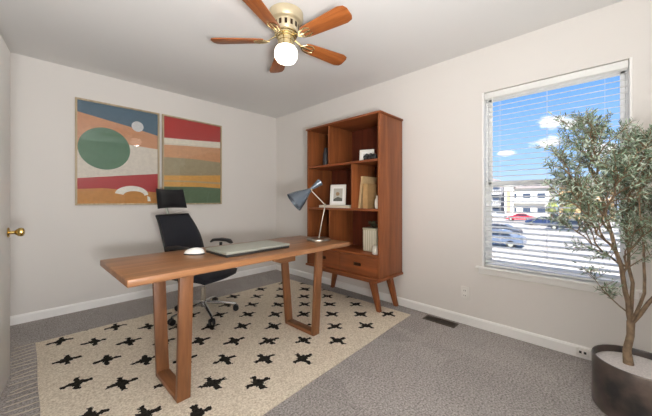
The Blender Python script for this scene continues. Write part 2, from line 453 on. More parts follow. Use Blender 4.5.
mb = MB(); mb.cyl((xc-.034, yb-.06, 1.2), (xc-.034, yb-.06, WZ1-.05), .0035, seg=8)
mb.build('tilt_wand', M['slat'], bl, org=o_)

# door, nearly closed in the left wall
d = thing('door_1', 'white interior door standing slightly ajar at the left', 'door', (-.200, 1.865, 0), kind='structure')
d.rotation_euler = (0, 0, -R(6.1))
mb = MB(); mb.box(-.035, 0, 0, .81, .015, 2.055, .003)
mb.build('door_leaf', M['trim'], d)
mb = MB()
kz, ky = .92, .81-.062
mb.lathe([(.030, 0), (.031, .003), (.024, .008)], (0, ky, kz), 28, (1, 0, 0))
mb.lathe([(.011, .006), (.010, .028), (.018, .036), (.025, .045), (.027, .055), (.024, .066), (.012, .072)], (0, ky, kz), 28, (1, 0, 0))
mb.build('door_knob', M['brass'], d)
mb = MB()
for hz in (.25, 1.05, 1.85): mb.cyl((.004, -.002, hz-.045), (.004, -.002, hz+.045), .006, seg=10)
mb.build('hinge', M['brass'], d)
mb = MB()
cx0 = XL; cw = .057
mb.box(cx0, cx0+.014, 1.80-.0, 1.855, 0, 2.12, .003); mb.box(cx0, cx0+.014, 2.69, 2.75, 0, 2.12, .003); mb.box(cx0, cx0+.014, 1.80, 2.75, 2.064, 2.12, .003)
struct('trim_1', mb, M['trim'], 'white casing around the door', 'door casing')

# ------------------------------------------------------------------ outlets, vent
def wall_plate(name, label, cat, y, z, kind):
    t = thing(name, label, cat, (XW, y, z)); o_ = t.location
    MB().box(XW-.006, XW, y-.036, y+.036, z-.058, z+.058, .003).build('cover_plate', M['plastic_white'], t, org=o_)
    for dz in (-.022, .022):
        m = MB(); m.box(XW-.009, XW-.005, y-.017, y+.017, z+dz-.014, z+dz+.014, .004)
        s1 = m.build('socket', M['plastic_white'], t, org=o_)
        m = MB(); m.box(XW-.0098, XW-.0085, y-.009, y-.006, z+dz-.006, z+dz+.006); m.box(XW-.0098, XW-.0085, y+.006, y+.009, z+dz-.006, z+dz+.006)
        m.build('slot', M['slot'], s1, False, org=o_)
wall_plate('wall_outlet', 'white power outlet on the wall between bookcase and window', 'outlet', .90, .28, 0)
t = thing('cable_jack', 'small white jack with two dark sockets on the baseboard beside the pot', 'cable jack', (XW-.014, .108, .047)); o_ = t.location
MB().box(XW-.034, XW-.014, .075, .142, .022, .074, .004).build('jack_housing', M['plastic_white'], t, org=o_)
for yy in (.095, .12): MB().box(XW-.0352, XW-.033, yy-.007, yy+.007, .04, .056).build('socket', M['slot'], t, False, org=o_)
t = thing('floor_vent', 'brown metal floor register set into the carpet by the right wall', 'vent', (2.607, 1.08, 0)); o_ = t.location
mb = MB(); vx0, vx1, vy0, vy1 = 2.553, 2.661, .935, 1.225
mb.box(vx0, vx1, vy0, vy0+.014, .0005, .006); mb.box(vx0, vx1, vy1-.014, vy1, .0005, .006)
mb.box(vx0, vx0+.016, vy0, vy1, .0005, .006); mb.box(vx1-.016, vx1, vy0, vy1, .0005, .006); mb.box(vx0, vx1, (vy0+vy1)/2-.005, (vy0+vy1)/2+.005, .0005, .006)
mb.build('vent_frame', M['vent'], t, False, org=o_)
mb = MB()
for k in range(24):
    yy = vy0+.02+k*.0107; mb.box(vx0+.016, vx1-.016, yy, yy+.004, .0006, .005)
mb.build('louvre', M['vent'], t, False, org=o_)
MB().box(vx0+.01, vx1-.01, vy0+.01, vy1-.01, .0002, .001).build('duct_opening', M['slot'], t, False, org=o_)

# ------------------------------------------------------------------ rug
t = thing('area_rug', 'cream shag area rug with black crosses lying under the desk', 'rug', (0, 3.04, 0)); o_ = t.location
corn = [(0.0, 3.17), (.024, 1.235), (2.55, 1.345), (2.50, 3.15)]
mb = MB(); NX, NY = 60, 46
def rp(u, v):
    a_ = Vector(corn[0]).lerp(Vector(corn[3]), u); b_ = Vector(corn[1]).lerp(Vector(corn[2]), u)
    p = a_.lerp(b_, v); return p
grid = [[None]*(NX+1) for _ in range(NY+1)]
for j in range(NY+1):
    for i in range(NX+1):
        p = rp(i/NX, j/NY); e_ = min(i, NX-i, j, NY-j)
        wob = .006*mnoise.noise(Vector((p.x*3, p.y*3, 1)))
        z = .014 if e_ > 0 else .006
        z += .002*mnoise.noise(Vector((p.x*9, p.y*9, 0)))
        grid[j][i] = mb.bm.verts.new((p.x+wob, p.y+wob, z))
for j in range(NY):
    for i in range(NX): mb.bm.faces.new((grid[j][i], grid[j][i+1], grid[j+1][i+1], grid[j+1][i]))
border = [grid[0][i] for i in range(NX+1)]+[grid[j][NX] for j in range(1, NY+1)]+[grid[NY][i] for i in range(NX-1, -1, -1)]+[grid[j][0] for j in range(NY-1, 0, -1)]
low = [mb.bm.verts.new((v.co.x, v.co.y, .0005)) for v in border]
for i in range(len(border)):
    k = (i+1) % len(border); mb.bm.faces.new((border[i], border[k], low[k], low[i]))
mb.build('rug_pile', M['rug'], t, org=o_)
mb = MB()
for k in range(32):
    v = k/31; p = rp(0, v); rnd = random.uniform(-.015, .015); ln = random.uniform(.11, .145)
    pts = [(p.x+.01, p.y, .006), (p.x-.04, p.y+rnd*.5, .006), (p.x-ln, p.y+rnd*1.6+random.uniform(-.01, .01), .004)]
    mb.tube(pts, [.003, .004, .003], 5, .8)
mb.build('fringe', M['fringe'], t, org=o_)

# ------------------------------------------------------------------ desk
t = thing('desk', 'long wooden desk with open trapezoid legs standing on the rug', 'desk', (1.14, 1.9, .015), R(1.5)); o_ = t.location
DT = .75
MB().box(.285, 1.942, 1.592, 2.25, DT-.038, DT, .006, 3).build('desktop', M['desk_top'], t, org=o_)
FZ = .0155
def trestle(x0, x1):
    yb0, yb1, yt0, yt1 = 1.667, 2.03, 1.625, 2.11; th = .03; zt_ = DT-.0385; zl = DT-.0385; zf = FZ+.03
    def yat(z, a_, b_): f = (z-FZ)/(zt_-FZ); return a_+(b_-a_)*f
    MB().hexa([(x0, yb0, FZ), (x1, yb0, FZ), (x1, yb0+th, FZ), (x0, yb0+th, FZ)], [(x0, yt0, zl), (x1, yt0, zl), (x1, yt0+th, zl), (x0, yt0+th, zl)], .004).build('leg', M['desk_leg'], t, org=o_)
    MB().hexa([(x0, yb1-th, FZ), (x1, yb1-th, FZ), (x1, yb1, FZ), (x0, yb1, FZ)], [(x0, yt1-th, zt_), (x1, yt1-th, zt_), (x1, yt1, zt_), (x0, yt1, zt_)], .004).build('leg', M['desk_leg'], t, org=o_)
    ya_, yb_ = yb0+th-.004, yb1-th+.004
    MB().box(x0+.0005, x1-.0005, ya_, yb_, FZ, zf, .003).build('foot_rail', M['desk_y'], t, org=o_)
trestle(.528, .600); trestle(1.562, 1.632)
MB().prism([(1.45, DT-.0385), (1.45, .585), (1.535, .552), (1.70, .552), (1.70, DT-.0385)], 2.045, 2.068, 'XZ', .003).build('support_block', M['desk_top'], t, org=o_)

# ------------------------------------------------------------------ bookcase
BX0, BX1, BY0, BY1 = 2.275, 2.695, 1.517, 2.545
t = thing('bookcase', 'tall walnut bookcase with open shelves and two drawers against the right wall', 'bookcase', ((BX0+BX1)/2, (BY0+BY1)/2, 0)); o_ = t.location
pt = .022
MB().box(BX0-.012, BX1, BY0-.012, BY1+.012, 1.948, 1.968, .003).build('top_panel', M['case_y'], t, org=o_)
MB().box(BX0, BX1, BY0, BY0+pt, .365, 1.948, .0015).build('side_panel', M['case_z'], t, org=o_)
MB().box(BX0, BX1, BY1-pt, BY1, .365, 1.948, .0015).build('side_panel', M['case_z'], t, org=o_)
MB().box(BX1-.012, BX1-.002, BY0+pt, BY1-pt, .365, 1.948).build('back_panel', M['case_back_shaded'], t, False, org=o_)
for z in (1.507, 1.022, .572): MB().box(BX0+.003, BX1-.012, BY0+pt, BY1-pt, z-.011, z+.011, .0015).build('shelf', M['case_y'], t, org=o_)
for (y, z0, z1) in ((2.192, 1.518, 1.948), (1.862, 1.033, 1.496), (2.18, .583, 1.011)):
    MB().box(BX0+.004, BX1-.012, y-.009, y+.009, z0, z1, .0015).build('divider', M['case_z'], t, org=o_)
MB().box(BX0-.014, BX1, BY0-.014, BY1+.014, .342, .365, .004).build('bottom_panel', M['case_y'], t, org=o_)
ym = (BY0+BY1)/2
for (ya, yb) in ((BY0+pt+.003, ym-.002), (ym+.002, BY1-pt-.003)):
    m = MB(); m.box(BX0+.002, BX0+.022, ya, yb, .372, .557, .002)
    dr = m.build('drawer', M['case_y'], t, org=o_)
    c_ = (ya+yb)/2; m = MB()
    m.box(BX0-.008, BX0+.003, c_-.045, c_+.045, .455, .488, .005); m.box(BX0-.016, BX0-.006, c_-.038, c_+.038, .474, .486, .003)
    m.build('drawer_pull', M['bronze'], dr, org=o_)
m = MB(); m.box(BX0+.05, BX0+.07, BY0+.10, BY1-.10, .295, .342, .003); m.box(BX1-.05, BX1-.03, BY0+.10, BY1-.10, .295, .342, .003)
m.box(BX0+.05, BX1-.03, BY0+.08, BY0+.10, .295, .342, .003); m.box(BX0+.05, BX1-.03, BY1-.10, BY1-.08, .295, .342, .003)
m.build('base_frame', M['case_y'], t, org=o_)
for (fx, fy, tx, ty, zz) in ((2.372, 1.588, 2.352, 1.660, .0155), (2.665, 1.572, 2.648, 1.660, 0.), (2.372, 2.474, 2.352, 2.402, .0155), (2.665, 2.490, 2.648, 2.402, 0.)):
    a_, b_ = .020, .032
    MB().hexa([(fx-a_, fy-a_, zz), (fx+a_, fy-a_, zz), (fx+a_, fy+a_, zz), (fx-a_, fy+a_, zz)],
              [(tx-b_, ty-b_, .342), (tx+b_, ty-b_, .342), (tx+b_, ty+b_, .342), (tx-b_, ty+b_, .342)], .004).build('leg', M['case_z'], t, org=o_)

# things on the shelves ------------------------------------------------
def local_box(*a, **k): return MB().box(*a, **k)
def frame_thing(name, label, loc, rz, w_, h_, lean, pic):
    """small standing picture frame; local front faces -Y"""
    t = thing(name, label, 'picture frame', loc, rz)
    rot = Matrix.Rotation(lean, 4, 'X')       # lean back: top moves +Y
    b = .018
    m = MB(); m.box(-w_/2, w_/2, -.010, .006, 0, b, .002); m.box(-w_/2, w_/2, -.010, .006, h_-b, h_, .002)
    m.box(-w_/2, -w_/2+b, -.010, .006, b, h_-b, .002); m.box(w_/2-b, w_/2, -.010, .006, b, h_-b, .002)
    m.xf(rot).build('frame_border', M['paper_white'], t)
    m = MB(); m.box(-w_/2+b, w_/2-b, -.003, .002, b, h_-b)
    m.xf(rot).build('mat_board', M['plastic_white'], t, False)
    m = MB(); iw, ih = w_/2-b-.022, (b+.026, h_-b-.026)
    m.mi = 0; m.box(-iw, iw, -.0046, -.0032, ih[0], ih[1])
    m.mi = 1; m.lathe([(iw*.42, 0), (iw*.42, .0008)], (-.004, -.0048, (ih[0]+ih[1])/2+.01), 16, (0, -1, 0))
    m.mi = 2; m.prism([(-iw, ih[0]), (iw, ih[0]), (iw, ih[0]+.03), (0, ih[0]+.05), (-iw, ih[0]+.022)], -.0062, -.0048, 'XZ')
    m.xf(rot).build('photo_print', pic, t, False)
    m = MB(); m.box(-.018, .018, 0, .004, 0, h_*.6)
    m.xf(Matrix.Translation((0, .012+h_*.6*math.sin(-lean)+.03, 0)) @ Matrix.Rotation(R(8), 4, 'X')).build('easel_back', M['slot'], t)
    return t
pic1 = [plain('photo_grey', (176, 172, 160), .6), plain('photo_tan', (150, 120, 88), .6), plain('photo_dark', (84, 84, 76), .6)]
pic2 = [plain('photo_pale', (190, 188, 178), .6), plain('photo_sky', (150, 160, 160), .6), plain('photo_black', (40, 42, 40), .6)]
# books under the frame, middle-left cell (floor of the cell z=1.033)
bx = thing('book', 'wide flat white book lying under the picture frame on the middle shelf', 'book', (2.42, 2.16, 1.034)); o_ = bx.location
m = MB(); m.box(2.32, 2.52, 1.93, 2.39, 1.034, 1.037, .001); m.box(2.32, 2.52, 1.93, 2.39, 1.058, 1.061, .001); m.box(2.515, 2.52, 1.93, 2.39, 1.035, 1.060)
m.build('book_cover', M['paper_white'], bx, org=o_)
MB().box(2.323, 2.515, 1.933, 2.387, 1.037, 1.058).build('page_block', M['pages'], bx, False, org=o_)
frame_thing('picture_frame', 'white picture frame leaning on the flat book, middle shelf', (2.40, 2.165, 1.0625), -R(90)+R(26), .185, .235, -R(9), pic1)
frame_thing('picture_frame', 'small white picture frame on the top shelf of the bookcase', (2.44, 1.79, 1.5195), -R(90)+R(22), .155, .135, -R(9), pic2)
m = MB()
for (px, py, pz, pr_) in ((2.35, 1.66, .027, .027), (2.35, 1.70, .022, .022), (2.345, 1.625, .036, .026), (2.35, 1.74, .018, .018), (2.35, 1.672, .055, .016), (2.345, 1.62, .026, .026), (2.35, 1.715, .035, .012)):
    m.ball((px, py, 1.5195+pz), pr_, (1, 1.1, 1), 14)
o = m.build('ornament', M['black_plastic'], org=(2.35, 1.68, 1.519)); o.location = (2.35, 1.68, 1.519)
tag(o, 'small lumpy black ornament in front of the top shelf picture frame', 'ornament')
m = MB(); m.lathe([(.028, 0), (.036, .01), (.038, .10), (.036, .17), (.022, .205), (.020, .23), (.024, .24), (.018, .24), (.016, .22)], (2.50, 2.45, 1.5195), 24)
o = m.build('vase', M['dark_ceramic'], org=(2.5, 2.45, 1.5195)); o.location = (2.5, 2.45, 1.5195)
tag(o, 'dark grey vase in the narrow top left compartment of the bookcase', 'vase')
# books in middle-right cell (y 1.54..1.853)
def book(label, y, thick, x0, depth, h_, mat, lean=0., group=None):
    """upright book, spine facing the room (-X)"""
    t = thing('book', label, 'book', (x0, y, 1.0335), 0., group)
    rot = Matrix.Rotation(lean, 4, 'X')
    m = MB(); m.box(0, depth, 0, .003, 0, h_); m.box(0, depth, thick-.003, thick, 0, h_); m.box(-.003, .002, 0, thick, 0, h_, .001)
    m.xf(rot).build('book_cover', mat, t)
    m = MB(); m.box(.002, depth-.004, .003, thick-.003, .004, h_-.004)
    m.xf(rot).build('page_block', M['pages'], t, False)
    return t
book('tall pale kraft binder leaning against the upright one', 1.822, .026, 2.37, .25, .335, M['kraft2'], R(7))
book('thick upright kraft binder beside the leaning one', 1.712, .058, 2.35, .16, .255, M['kraft'])
m = MB(); m.lathe([(.022, 0), (.030, .008), (.034, .05), (.030, .085), (.018, .11), (.020, .128), (.014, .128), (.012, .11)], (2.345, 1.585, 1.034), 24)
o = m.build('vase', M['ceramic'], org=(2.345, 1.585, 1.034)); o.location = (2.345, 1.585, 1.034)
tag(o, 'little cream vase right of the upright kraft binder', 'vase')
# bottom compartment (floor z .583)
bx = thing('storage_box', 'pale cream box with ribbed sides on the lowest shelf', 'box', (2.48, 1.735, .5845), R(0)); M['box_cream'] = plain('cream_box', (186, 180, 154), .5); 
MB().box(-.06, .06, -.09, .09, 0, .232, .006).build('box_body', M['box_cream'], bx)
m = MB()
for k in range(6): m.box(-.0625, -.059, -.076+k*.028, -.064+k*.028, .012, .220, .001)
m.build('rib', M['ceramic'], bx)
MB().box(-.063, .063, -.093, .093, .232, .244, .004).build('box_lid', M['box_cream'], bx)
t = thing('potted_plant', 'tiny dark green plant in a bowl on top of the cream box', 'plant', (2.47, 1.70, .8295)); o_ = t.location
MB().lathe([(.025, 0), (.045, .012), (.052, .03), (.046, .03), (.03, .02)], (0, 0, 0), 24).build('bowl', M['bronze'], t)
m = MB()
for k in range(46):
    a_ = random.uniform(0, 6.28); r_ = random.uniform(.012, .075); z_ = random.uniform(.022, .066)
    m.ball((r_*math.cos(a_), r_*math.sin(a_), z_), random.uniform(.006, .011), (1, 1, .6), 8)
m.build('foliage', M['dark_green'], t)
m = MB(); m.lathe([(.028, 0), (.036, .006), (.037, .06), (.030, .074), (.030, .082), (.026, .082), (.024, .07)], (2.345, 1.61, .5845), 24)
o = m.build('jar', M['ceramic'], org=(2.345, 1.61, .5845)); o.location = (2.345, 1.61, .5845)
tag(o, 'small cream jar in front of the box on the lowest shelf', 'jar')

# ------------------------------------------------------------------ pictures on the back wall
def rect_poly(a_, b_, c_, d_): return [a_, b_, c_, d_]
def clip(poly, w_, h_):
    def side(ps, ins, inter):
        out = []
        for i in range(len(ps)):
            p, q = ps[i], ps[(i+1) % len(ps)]
            if ins(p):
                out.append(p)
                if not ins(q): out.append(inter(p, q))
            elif ins(q): out.append(inter(p, q))
        return out
    def ix(v): return lambda p, q: (v, p[1]+(q[1]-p[1])*(v-p[0])/(q[0]-p[0]))
    def iz(v): return lambda p, q: (p[0]+(q[0]-p[0])*(v-p[1])/(q[1]-p[1]), v)
    poly = side(poly, lambda p: p[0] >= 0, ix(0)); poly = side(poly, lambda p: p[0] <= w_, ix(w_))
    poly = side(poly, lambda p: p[1] >= 0, iz(0)); return side(poly, lambda p: p[1] <= h_, iz(h_))
def picture(label, x0, x1, z0, z1, cols, shapes, rz=0., yo=0.):
    """local: x along the wall, front faces -Y; shapes in (x,z) world numbers, painted in thin layers"""
    t = thing('framed_art', label, 'framed art', ((x0+x1)/2, YB-.002-yo, z0), rz, 'framed abstract prints on the back wall')
    w_, h_ = x1-x0, z1-z0; b = .017; H = w_/2
    m = MB()
    m.box(-H, H, -.030, 0, 0, b, .002); m.box(-H, H, -.030, 0, h_-b, h_, .002)
    m.box(-H, -H+b, -.030, 0, b, h_-b, .002); m.box(H-b, H, -.030, 0, b, h_-b, .002)
    m.build('frame', M['art_frame'], t)
    mats = [plain('print_'+str(i), c, .85, noise=.07, nscale=35) for i, c in enumerate(cols)]
    m = MB(); m.mi = 0; iw, ih = w_-2*b, h_-2*b
    m.box(-H+b, H-b, -.010, -.004, b, h_-b)
    for k, (ci, poly) in enumerate(shapes):
        pl = clip([(p[0]-x0-b, p[1]-z0-b) for p in poly], iw, ih)
        m.mi = ci
        m.prism([(p[0]-H+b, p[1]+b) for p in pl], -.0100, -.0103-.00035*(k+1), 'XZ')
    m.build('print', mats, t, False)
    MB().box(-H+b, H-b, -.0235, -.022, b, h_-b).build('glass_cover', M['art_glass'], t, False)
    return t
def circ(cx, cz, r_, n_=48): return [(cx+r_*math.cos(2*math.pi*i/n_), cz+r_*math.sin(2*math.pi*i/n_)) for i in range(n_)]
def arc(cx, cz, ro, ri, a0, a1, n_=20):
    o1 = [(cx+ro*math.cos(R(a0+(a1-a0)*i/n_)), cz+ro*.62*math.sin(R(a0+(a1-a0)*i/n_))) for i in range(n_+1)]
    i1 = [(cx+ri*math.cos(R(a1+(a0-a1)*i/n_))+.02, cz+ri*.5*math.sin(R(a1+(a0-a1)*i/n_))-.01) for i in range(n_+1)]
    return o1+i1
cols1 = [(226, 217, 203), (92, 116, 132), (208, 152, 116), (96, 130, 106), (178, 66, 68), (206, 146, 84), (222, 222, 222), (246, 242, 230)]
sh1 = [(2, [(.2, 2.06), (.6, 1.98), (1.1, 1.86), (1.1, 1.715), (.72, 1.735), (.6, 1.71), (.2, 1.60)]),
       (1, [(.2, 2.2), (1.1, 2.2), (1.1, 1.86), (.709, 1.94), (.299, 2.01), (.2, 2.03)]),
       (3, circ(.513, 1.664, .222)),
       (6, circ(.806, 1.952, .058, 32)),
       (4, [(.2, 1.325), (.299, 1.341), (.65, 1.385), (1.1, 1.44), (1.1, 1.205), (.75, 1.225), (.5, 1.245), (.2, 1.225)]),
       (5, [(.2, 1.225), (.5, 1.245), (.75, 1.225), (1.1, 1.205), (1.1, 1.0), (.2, 1.0)]),
       (7, arc(.752, 1.180, .158, .10, 0, 172)), (7, [(.90, 1.17), (.93, 1.15), (.935, 1.105), (.905, 1.105)])]
picture('framed abstract print with a large green circle on the back wall', .272, 1.024, 1.066, 2.147, cols1, sh1)
cols2 = [(226, 216, 196), (184, 64, 60), (212, 160, 120), (170, 158, 128), (222, 168, 92), (106, 128, 100), (236, 228, 210), (196, 170, 130)]
sh2 = [(1, [(1., 2.2), (1.9, 2.2), (1.9, 1.925), (1.4, 1.885), (1., 1.86)]),
       (6, [(1., 1.86), (1.4, 1.885), (1.9, 1.925), (1.9, 1.85), (1.5, 1.83), (1., 1.80)]),
       (2, [(1., 1.775), (1.3, 1.80), (1.55, 1.815), (1.9, 1.84), (1.9, 1.63), (1.4, 1.645), (1., 1.63)]),
       (3, [(1., 1.63), (1.4, 1.645), (1.9, 1.63), (1.9, 1.47), (1.45, 1.435), (1., 1.41)]),
       (4, [(1., 1.41), (1.45, 1.435), (1.9, 1.47), (1.9, 1.275), (1.5, 1.29), (1., 1.28)]),
       (5, [(1., 1.28), (1.5, 1.29), (1.9, 1.275), (1.9, 1.0), (1., 1.0)]),
       (7, [(1., 1.34), (1.4, 1.345), (1.9, 1.33), (1.9, 1.36), (1.4, 1.365), (1., 1.355)])]
picture('framed abstract print of wavy red, tan and green stripes on the back wall', 1.046, 1.790, 1.064, 2.140, cols2, sh2, R(2.1), .016)

# ------------------------------------------------------------------ ceiling fan
FX, FY, FZc = 1.24, 1.61, 2.30
t = thing('ceiling_fan', 'five-bladed ceiling fan with a lit white globe on the ceiling', 'ceiling fan', (FX, FY, ZC)); 
m = MB(); m.lathe([(.116, 0), (.122, -.006), (.122, -.045), (.112, -.064), (.092, -.072)], (0, 0, 0), 40); m.build('canopy', M['cream_metal'], t)
m = MB(); m.lathe([(.090, -.071), (.088, -.078), (.088, -.122), (.080, -.136)], (0, 0, 0), 40); hs = m.build('motor_housing', M['cream_metal'], t)
for k in range(14):
    m = MB(); m.box(.0865, .0895, -.009, .009, -.118, -.082, .001, 1, Matrix.Rotation(2*math.pi*k/14, 4, 'Z'))
    m.build('housing_slot', M['bronze'], hs)
m = MB()
for (r_, z_) in ((.082, -.142), (.076, -.156), (.068, -.168)):
    m.lathe([(r_-.012, z_-.007), (r_, z_-.005), (r_, z_+.005), (r_-.012, z_+.007)], (0, 0, 0), 40)
m.lathe([(.060, -.140), (.058, -.200)], (0, 0, 0), 32)
m.build('brass_ring', M['gold'], t)
m = MB(); m.lathe([(.050, -.198), (.056, -.203), (.056, -.235), (.050, -.240)], (0, 0, 0), 32); m.build('light_collar', M['gold'], t)
m = MB(); m.lathe([(.045, -.238), (.068, -.243), (.078, -.258), (.082, -.285), (.078, -.315), (.064, -.337), (.034, -.348), (.008, -.351)], (0, 0, 0), 36); m.build('globe_shade', M['globe'], t)
bladez = -.192
def blade_poly():
    L0, L1 = .155, .525; w0, w1 = .048, .065
    return [(L0, -w0*.8), (L0+.03, -w0), (L1-.05, -w1), (L1-.012, -w1*.82), (L1, -w1*.45), (L1, w1*.45), (L1-.012, w1*.82), (L1-.05, w1), (L0+.03, w0), (L0, w0*.8)]
for k in range(5):
    a_ = R(62+72*k)
    mt = Matrix.Rotation(a_, 4, 'Z') @ Matrix.Translation((0, 0, bladez)) @ Matrix.Rotation(R(-13), 4, 'X')
    m = MB(); m.prism(blade_poly(), -.003, .003, 'XY', .0012)
    o = m.build('blade', M['blade'], t); o.matrix_local = mt
    m = MB(); m.tube([(.07, 0, .03), (.10, 0, .015), (.13, 0, -.004), (.17, 0, -.006)], [.010, .009, .010, .010], 10, .5)
    for s_ in (-1, 1):
        m.tube([(.12, 0, -.005), (.15, .028*s_, -.006), (.20, .034*s_, -.006), (.225, .018*s_, -.006)], .006, 8, .6)
    m.tube([(.15, 0, -.006), (.225, 0, -.006)], .006, 8, .6)
    o = m.build('blade_bracket', M['gold'], t); o.matrix_local = mt

# ------------------------------------------------------------------ desk lamp
t = thing('desk_lamp', 'slate blue desk lamp with a double cone shade on the right end of the desk', 'lamp', (1.825, 1.885, DT+.001)); 
rv = Vector((.6997, -.7145, 0)); uv_ = Vector((.7145, .6997, 0)); U = Vector((0, 0, 1))
def LP(l, z, dd=0.): return rv*l+U*z+uv_*dd
MB().lathe([(.108, 0), (.110, .004), (.108, .014), (.098, .019), (.02, .021)], (0, 0, 0), 40).build('base', M['lamp_steel'], t)
m = MB(); m.tube([LP(.005, .018), LP(.03, .16), LP(.062, .322)], .0055, 12); m.build('lower_arm', M['lamp_steel'], t)
m = MB(); m.ball(LP(.062, .324), .011); m.tube([LP(.062, .322), LP(-.07, .462)], .005, 12); m.build('upper_arm', M['lamp_steel'], t)
m = MB(); m.ball(LP(-.07, .464), .016); m.build('pivot', M['gold'], t)
ax = LP(-.152, -.120, -.052).normalized(); c0 = LP(-.070, .468)
def cone_shell(prof): return prof+[(max(r_-.0025, .001), h_) for r_, h_ in reversed(prof)]
m = MB(); m.lathe(cone_shell([(.014, .0), (.026, .03), (.046, .075), (.070, .125), (.092, .190), (.095, .202)]), c0, 36, ax, False); m.build('lamp_shade', M['lamp_blue'], t)
m = MB(); m.lathe(cone_shell([(.014, .002), (.018, -.03), (.026, -.07), (.036, -.112)]), c0, 30, ax, False); m.build('shade_tail', M['lamp_blue'], t)
m = MB(); m.ball(c0+ax*.10, .024); m.cyl(c0+ax*.0, c0+ax*.09, .013); m.build('bulb', M['plastic_white'], t)

# ------------------------------------------------------------------ laptop, mouse
lt = thing('laptop', 'closed silver laptop lying on the middle of the desk', 'laptop', (1.105, 1.872, DT+.0005), R(2.5)) 
MB().box(-.262, .262, -.143, .143, .0, .016, .004).build('laptop_base', M['slot'], lt)
MB().box(-.264, .264, -.145, .145, .0165, .033, .004, 3).build('laptop_lid', M['silver'], lt)
mo = thing('computer_mouse', 'white computer mouse on the desk in front of the chair', 'mouse', (.757, 2.0, DT+.0005), R(52))
def mouse_shell(z0, z1, sx, sy):
    m = MB(); rr = bmesh.ops.create_uvsphere(m.bm, u_segments=28, v_segments=16, radius=1)
    for v in rr['verts']:
        x, y, z = v.co
        v.co = Vector((x*sx*(1-.12*y), y*sy, z0 if z < 0 else z0+(z1-z0)*z*(1-.18*y)))
    return m
mouse_shell(0, .016, .044, .070).build('mouse_base', M['black_plastic'], mo)
mouse_shell(.008, .044, .041, .066).build('mouse_shell', M['plastic_white'], mo)

# ------------------------------------------------------------------ office chair (local: sitter faces -Y)
ch = thing('office_chair', 'black mesh office chair with headrest behind the desk', 'chair', (1.13, 2.765, .0185), R(25))
# base
for k in range(5):
    a_ = R(-52+72*k); c_, s_ = math.cos(a_), math.sin(a_); Lr = .30
    m = MB(); m.tube([(.02*c_, .02*s_, .115), (.16*c_, .16*s_, .098), (Lr*c_, Lr*s_, .070)], [.022, .017, .012], 10, .7)
    lg = m.build('base_leg', M['chrome'], ch)
    m = MB(); wx, wy = Lr*c_, Lr*s_; nx, ny = -s_, c_
    for q in (-1, 1): m.cyl((wx+nx*.008*q, wy+ny*.008*q, .027), (wx+nx*.024*q, wy+ny*.024*q, .027), .027, seg=20)
    m.cyl((wx, wy, .03), (wx, wy, .07), .008); m.box(wx-.014, wx+.014, wy-.014, wy+.014, .04, .058, .004)
    m.build('caster', M['black_plastic'], lg)
m = MB(); m.lathe([(.034, .085), (.034, .125), (.028, .13)], (0, 0, 0), 24); m.cyl((0, 0, .12), (0, 0, .27), .025); m.cyl((0, 0, .26), (0, 0, .35), .014)
m.build('gas_column', M['chrome'], ch)
m = MB(); m.box(-.09, .09, -.10, .10, .335, .38, .012); m.cyl((.08, -.06, .35), (.17, -.10, .33), .006); m.ball((.175, -.10, .328), .018, (1.4, .8, .8)); m.build('tilt_mechanism', M['black_plastic'], ch)
def cushion(w_, d_, z0, z1, n_=14):
    m = MB(); top, bot = [], []
    for j in range(n_+1):
        for i in range(n_+1):
            u, v = 2*i/n_-1, 2*j/n_-1
            r_ = max(abs(u), abs(v)); q = math.hypot(u, v)
            k_ = 1 if q == 0 else (r_/q)*.35+.65
            x, y = u*k_*w_/2, v*k_*d_/2
            e_ = (1-abs(u)**6)*(1-abs(v)**6)
            front = -.035*max(0, -v-.5)**1.3 if v < -.5 else 0
            top.append(m.bm.verts.new((x, y, z0+(z1-z0)*(.45+.55*e_)+front+.012*u*u)))
            bot.append(m.bm.verts.new((x*.96, y*.96, z0+front)))
    W = n_+1
    for j in range(n_):
        for i in range(n_):
            a_ = j*W+i
            m.bm.faces.new((top[a_], top[a_+1], top[a_+W+1], top[a_+W])); m.bm.faces.new((bot[a_], bot[a_+W], bot[a_+W+1], bot[a_+1]))
    bd = [i for i in range(W)]+[j*W+n_ for j in range(1, W)]+[n_*W+i for i in range(n_-1, -1, -1)]+[j*W for j in range(n_-1, 0, -1)]
    for k in range(len(bd)):
        p, q = bd[k], bd[(k+1) % len(bd)]; m.bm.faces.new((top[p], top[q], bot[q], bot[p]))
    return m
cushion(.50, .50, .375, .455).build('seat', M['black_mesh'], ch)
# backrest surface
def backp(u, v, off=0.):
    """u -1..1 across, v 0..1 up"""
    w_ = .222+.015*math.sin(math.pi*min(v*1.1, 1))-.035*v
    z = .525+.425*v
    y = .225+.185*v-.035*math.sin(math.pi*v*.9)-.035*(u*u)*(1-.3*v)+off
    return Vector((u*w_, y, z))
m = MB(); nu, nv = 14, 16; F_, B_ = [], []
for j in range(nv+1):
    for i in range(nu+1):
        u, v = 2*i/nu-1, j/nv
        F_.append(m.bm.verts.new(backp(u, v))); B_.append(m.bm.verts.new(backp(u, v, .008)))
W = nu+1
for j in range(nv):
    for i in range(nu):
        a_ = j*W+i; m.bm.faces.new((F_[a_], F_[a_+1], F_[a_+W+1], F_[a_+W])); m.bm.faces.new((B_[a_], B_[a_+W], B_[a_+W+1], B_[a_+1]))
m.build('backrest', M['black_mesh'], ch)
rim = [backp(-1+2*i/10, 0, .004) for i in range(11)]+[backp(1, j/12, .004) for j in range(1, 13)]+[backp(1-2*i/10, 1, .004) for i in range(1, 11)]+[backp(-1, 1-j/12, .004) for j in range(1, 13)]
m = MB(); m.tube(rim, .012, 10); m.build('back_frame', M['black_plastic'], ch)
